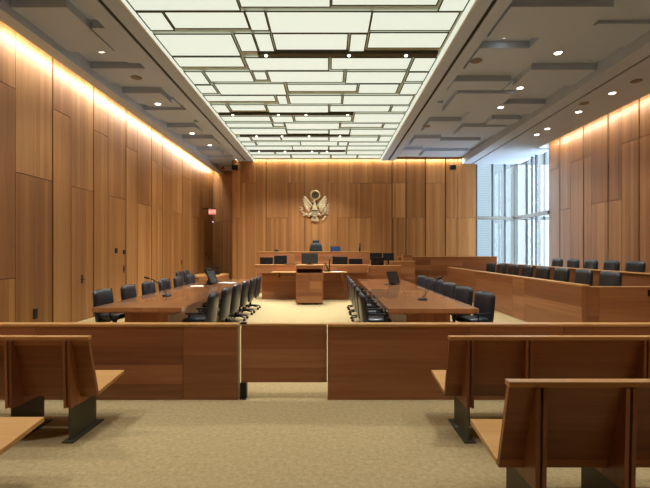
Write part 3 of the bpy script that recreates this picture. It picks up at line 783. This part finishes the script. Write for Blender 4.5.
# document camera beside the lectern
t = thing('document_camera', 'black document camera with upright post on the shelf beside the lectern', 'document camera', (at(329.5, 14.06), 14.06, .962))
MB().box(-.18, .03, -.06, .10, 0, .03).build('base', M_BLACK, t, .004)
MB().tube([(0, .02, .03), (0, .02, .50)], .02, 8).build('post', M_BLACK, t)
MB().tube([(0, .02, .49), (.18, .02, .50)], .016, 8).box(.12, .24, -.03, .07, .44, .50).build('camera_head', M_BLACK, t)
MB().tube([(-.03, .03, .03), (-.10, .03, .18), (-.15, .03, .30)], .018, 8).build('lamp_arm', M_BLACK, t)
# phone and keyboard bits
o = MB().box(-.22, .22, -.07, .07, 0, .03).build('keyboard', M_BLACK, None, .004); o.location = (at(291, 14.28), 14.265, 1.19); tag(o, 'flat black keyboard lying on the clerk desk counter by the lectern', 'keyboard')
# equipment on the side desk
monitor(-4.83, 17.0, .66, .40, .26, 1.1, .2, 'black screen leaning on the side desk near the far door', lift=.06)
t = thing('desk_scanner', 'black desk scanner with flat raised lid on the side desk', 'scanner', (-4.8, 17.6, .66))
MB().box(-.25, .25, -.15, .15, 0, .16).build('body', M_BLACK, t, .01)
MB().box(-.02, .30, -.14, .16, .30, .33).tube([(.1, .1, .16), (.15, .1, .31)], .02).build('lid', M_BLACK, t, .004)
# speakers on the back wall
for x, lab in ((at(235.5, YB), 'small black box speaker high on the back wall beside the recess'), (at(452, YB), 'small black box speaker high on the back wall beside the window')):
    t = thing('wall_speaker', lab, 'speaker', (x, YB, EYE + 3.7))
    MB().box(-.12, .12, -.22, -.04, -.1, .1).build('cabinet', M_BLACK, t, .01)
    MB().box(-.03, .03, -.04, 0, -.04, .04).build('bracket', M_BLACK, t)
# exit sign
t = thing('exit_sign', 'red glowing exit sign on a bracket from the door wall', 'sign', (XL, 19.6, EYE + 1.84))
MB().box(0, .64, -.03, .03, .11, .15).build('bracket', M_BLACK, t)
MB().box(.28, .62, -.012, .012, -.13, .11).build('panel', M_EXIT, t, .003)
cu = bpy.data.curves.new('exit_text', 'FONT'); cu.body = 'EXIT'; cu.size = .15; cu.align_x = 'CENTER'; cu.align_y = 'CENTER'; cu.extrude = .002
to = bpy.data.objects.new('tmp', cu); COL.objects.link(to); bpy.context.view_layer.update()
me = bpy.data.meshes.new_from_object(to.evaluated_get(bpy.context.evaluated_depsgraph_get())); bpy.data.objects.remove(to)
me.materials.clear(); me.materials.append(M_EXITW)
lo = bpy.data.objects.new('lettering', me); COL.objects.link(lo); lo.parent = t; lo.location = (.45, -.0155, -.01); lo.rotation_euler = (PI / 2, 0, 0)
o = thing('alarm_strobe', '', 'alarm', (XL + .8, 20.2, relief_z(XL + .8, 20.2, CEIL))); MB().box(-.07, .07, -.05, .05, -.12, -.02).build('housing', M_RED, o, .01); MB().box(-.05, .05, -.04, .04, -.02, 0).build('mounting_plate', M_BLACK, o); tag(o, 'tiny red alarm fixture under the soffit above the exit sign', 'alarm')

# ------------------------------------------------------------------ eagle emblem on the back wall
em = thing('eagle_emblem', 'large champagne metal eagle crest with shield on the back wall above the judge chair', 'emblem', (at(314.8, YB), YB, EYE + (251 - 206) / sc_b))
k = 1 / (9.76 * sc_b)                            # zoomed-crop pixels -> metres
ex = lambda x: (x - 246) * k
ez = lambda y: (254 - y) * k
Yf = -.05
# glory: ring + dark disc + stars
MB().prism([(.16 * math.cos(2 * PI * i / 24), -.05 + .3 * math.sin(2 * PI * i / 24)) for i in range(24)], 'y', -.03, 0).build('mounting_plate', M_BRONZE, em)
ring = MB(); n = 36
for i in range(n):
    pass
pts = [(ex(250) + .19 * math.cos(2 * PI * i / n), Yf, ez(150) + .19 * math.sin(2 * PI * i / n)) for i in range(n + 1)]
ring.tube(pts, .034, 10, False)
for i in range(28):
    a = 2 * PI * i / 28; c, s_ = math.cos(a), math.sin(a)
    ring.tube([(ex(250) + .20 * c, Yf, ez(150) + .20 * s_), (ex(250) + .238 * c, Yf, ez(150) + .238 * s_)], [.02, .008], 6)
ring.build('glory_ring', M_GOLD, em)
d = MB(); d.prism([(ex(250) + .17 * math.cos(2 * PI * i / 28), ez(150) + .17 * math.sin(2 * PI * i / 28)) for i in range(28)], 'y', -.045, -.01)
o = d.build('star_disc', M_BRONZE, em); o['label'] = 'dark bronze disc of stars'
st = MB()
def star(cx, cz, r):
    st.prism([(cx + (r if i % 2 == 0 else r * .42) * math.sin(PI * i / 5), cz + (r if i % 2 == 0 else r * .42) * math.cos(PI * i / 5)) for i in range(10)], 'y', -.055, -.044)
for row, cnt in ((2, 2), (1, 3), (0, 3), (-1, 3), (-2, 2)):
    for i in range(cnt): star(ex(250) + (i - (cnt - 1) / 2) * .085, ez(150) + row * .06, .024)
st.build('stars', M_GOLD, em)
def wing(sg):
    w = MB()
    # long feathers fanning from the shoulder up and outwards
    sx, sz = .10, ez(262)
    feats = [((.49, ez(162)), .045), ((.525, ez(186)), .05), ((.52, ez(212)), .05), ((.50, ez(238)), .05), ((.465, ez(262)), .05), ((.42, ez(284)), .048), ((.36, ez(302)), .045), ((.29, ez(314)), .04)]
    for i, ((tx, tz), wd) in enumerate(feats):
        ax, az = sx + .09, sz + .06 - i * .014
        cx, cz = (ax + tx) / 2, (az + tz) / 2
        L_ = math.hypot(tx - ax, tz - az) / 2 + .02
        ang = math.atan2(tx - ax, tz - az)
        w.ellipsoid((sg * cx, -.035 - .004 * (8 - i) , cz), (wd, .028, L_), sg * ang)
    for i in range(6):                           # covert feathers
        a = i / 5
        tx, tz = .40 - .14 * a, ez(186 + 92 * a)
        ax, az = sx + .02, sz + .03
        w.ellipsoid((sg * (ax + tx) / 2, -.075, (az + tz) / 2), (.04, .026, math.hypot(tx - ax, tz - az) / 2), sg * math.atan2(tx - ax, tz - az))
    w.tube([(sg * .07, -.08, sz - .02), (sg * .22, -.085, ez(232)), (sg * .36, -.07, ez(190)), (sg * .44, -.05, ez(160))], [.05, .048, .035, .018], 10)
    w.build('wing', M_GOLD, em)
wing(-1); wing(1)
b = MB(); b.ellipsoid((0, -.09, ez(278)), (.12, .06, .17)); b.ellipsoid((.0, -.11, ez(240)), (.065, .05, .10)); b.ellipsoid((-.02, -.13, ez(212)), (.055, .045, .05))
b.tube([(-.06, -.14, ez(212)), (-.10, -.14, ez(215)), (-.12, -.135, ez(224))], [.024, .016, .004], 8)
for s_ in (-1, 1): b.ellipsoid((s_ * .15, -.07, ez(338)), (.05, .04, .11), s_ * .95); b.tube([(s_ * .2, -.07, ez(345)), (s_ * .30, -.08, ez(346))], [.03, .022], 8)
b.build('eagle_body', M_GOLD, em)
sh = MB(); z1, z0 = ez(290), ez(358)
sh.prism([(-.16, z1), (-.08, z1 - .015), (0, z1), (.08, z1 - .015), (.16, z1), (.16, (z0 + z1) / 2), (.11, z0 + .04), (0, z0 - .02), (-.11, z0 + .04), (-.16, (z0 + z1) / 2)], 'y', -.17, -.12)
so = sh.build('shield', M_GOLD, em, .006)
bars = MB()
for i in range(6): bars.box(-.125 + i * .045, -.105 + i * .045, -.176, -.169, z0 + .05, z1 - .10)
bars.box(-.15, .15, -.178, -.169, z1 - .09, z1 - .03)
bars.build('shield_stripes', M_BRONZE, so)
tl = MB()
for i in range(-3, 4): tl.ellipsoid((i * .038, -.06 - .005 * (3 - abs(i)), ez(384) + .008 * abs(i)), (.034, .025, .13), -i * .16)
tl.build('tail', M_GOLD, em)
ob = MB(); pp = [(-.20, -.07, ez(342)), (-.34, -.06, ez(348)), (-.50, -.05, ez(335)), (-.60, -.045, ez(295)), (-.60, -.04, ez(272))]
ob.tube(pp, .012, 6)
for i in range(15):
    t_ = i / 14 * (len(pp) - 1); j = min(int(t_), len(pp) - 2); q = Vector(pp[j]).lerp(Vector(pp[j + 1]), t_ - j)
    ob.ellipsoid((q.x + (.035 if i % 2 else -.035), q.y - .01, q.z + (.03 if i % 3 else -.03)), (.022, .014, .058), (i * 1.9) % PI, 8, 6)
ob.build('olive_branch', M_GOLD, em)
ar = MB()
for i in range(7):
    o_ = (i - 3) * .022
    a0 = Vector((.22, -.07, ez(352) - o_ * .6)); a1 = Vector((.62 + abs(o_) * -.3, -.05, ez(282) + o_ * 3.2))
    ar.tube([a0, a1], .009, 6); dd = (a1 - a0).normalized(); ar.tube([a1 - dd * .07, a1 - dd * .06, a1 + dd * .02], [.004, .024, .002], 6)
ar.ellipsoid((.38, -.06, ez(385)), (.04, .03, .07), .8); ar.ellipsoid((.45, -.06, ez(362)), (.035, .03, .06), .3)
ar.build('arrows', M_GOLD, em)

# ------------------------------------------------------------------ lights
def area(name, loc, rot, sx, sy, power, col, spread=PI):
    l = bpy.data.lights.new(name, 'AREA'); l.shape = 'RECTANGLE'; l.size = sx; l.size_y = sy; l.energy = power; l.color = col; l.spread = spread
    o = bpy.data.objects.new(name, l); COL.objects.link(o); o.location = loc; o.rotation_euler = rot
    return o
WARM = (1, .95, .80)
# linear lamps in the wall coves
area('cove_lamp', (XL + .27, 10.0, EYE + LOW + .16), (0, .55, 0), .06, 23.5, 330, WARM)
area('cove_lamp', (XR - .30, 7.0, EYE + LOW + .16), (0, -.55, 0), .06, 17.5, 200, WARM)
area('cove_lamp', ((XBL + 6.4) / 2, YB - .08, CEIL + .1), (0, 0, 0), 10.6, .06, 110, WARM)
def spot(loc, power, col, ang, blend=.6, rot=(0, 0, 0), r=.06):
    l = bpy.data.lights.new('spot_lamp', 'SPOT'); l.energy = power; l.color = col; l.spot_size = ang; l.spot_blend = blend; l.shadow_soft_size = r
    o = bpy.data.objects.new('spot_lamp', l); COL.objects.link(o); o.location = loc; o.rotation_euler = rot
LAMP = (.95, .98, 1)
for x, y in SPOTS: spot((x, y, CEIL - .08), 350, LAMP, math.radians(110), .8)
for x, y, z in DL: spot((x, y, min(z, CEIL) - .03), 200, LAMP, math.radians(95), .8)

# added lamps without fixtures, out of view, to brighten the gallery and rail
for x, y in ((-4.6, 5.0), (-4.6, 2.7), (-1.9, 3.9), (1.9, 3.9), (4.85, 5.0), (4.85, 2.7)): spot((x, y, CEIL - .03), 340, LAMP, math.radians(100), .8)
w = bpy.data.worlds.new('world'); SC.world = w; w.use_nodes = True
bg = w.node_tree.nodes['Background']; bg.inputs[0].default_value = (.91, .96, 1, 1); bg.inputs[1].default_value = 9.5

# ------------------------------------------------------------------ camera
cam = bpy.data.cameras.new('camera'); co = bpy.data.objects.new('camera', cam); COL.objects.link(co)
cam.sensor_width = 36; cam.lens = F * 36 / 650; cam.clip_start = .05; cam.clip_end = 500
co.location = (0, 0, EYE); co.rotation_euler = (PI / 2, 0, 0)
cam.shift_x = -3 / 650; cam.shift_y = 7 / 650
SC.camera = co
SC.view_settings.view_transform = 'Standard'; SC.view_settings.look = 'None'; SC.view_settings.gamma = 1; SC.view_settings.use_curve_mapping = False
SC.view_settings.exposure = 0.0
SC.cycles.max_bounces = 10; SC.cycles.diffuse_bounces = 6; SC.cycles.transparent_max_bounces = 12
SC.cycles.use_denoising = True
SC.cycles.sample_clamp_indirect = 4
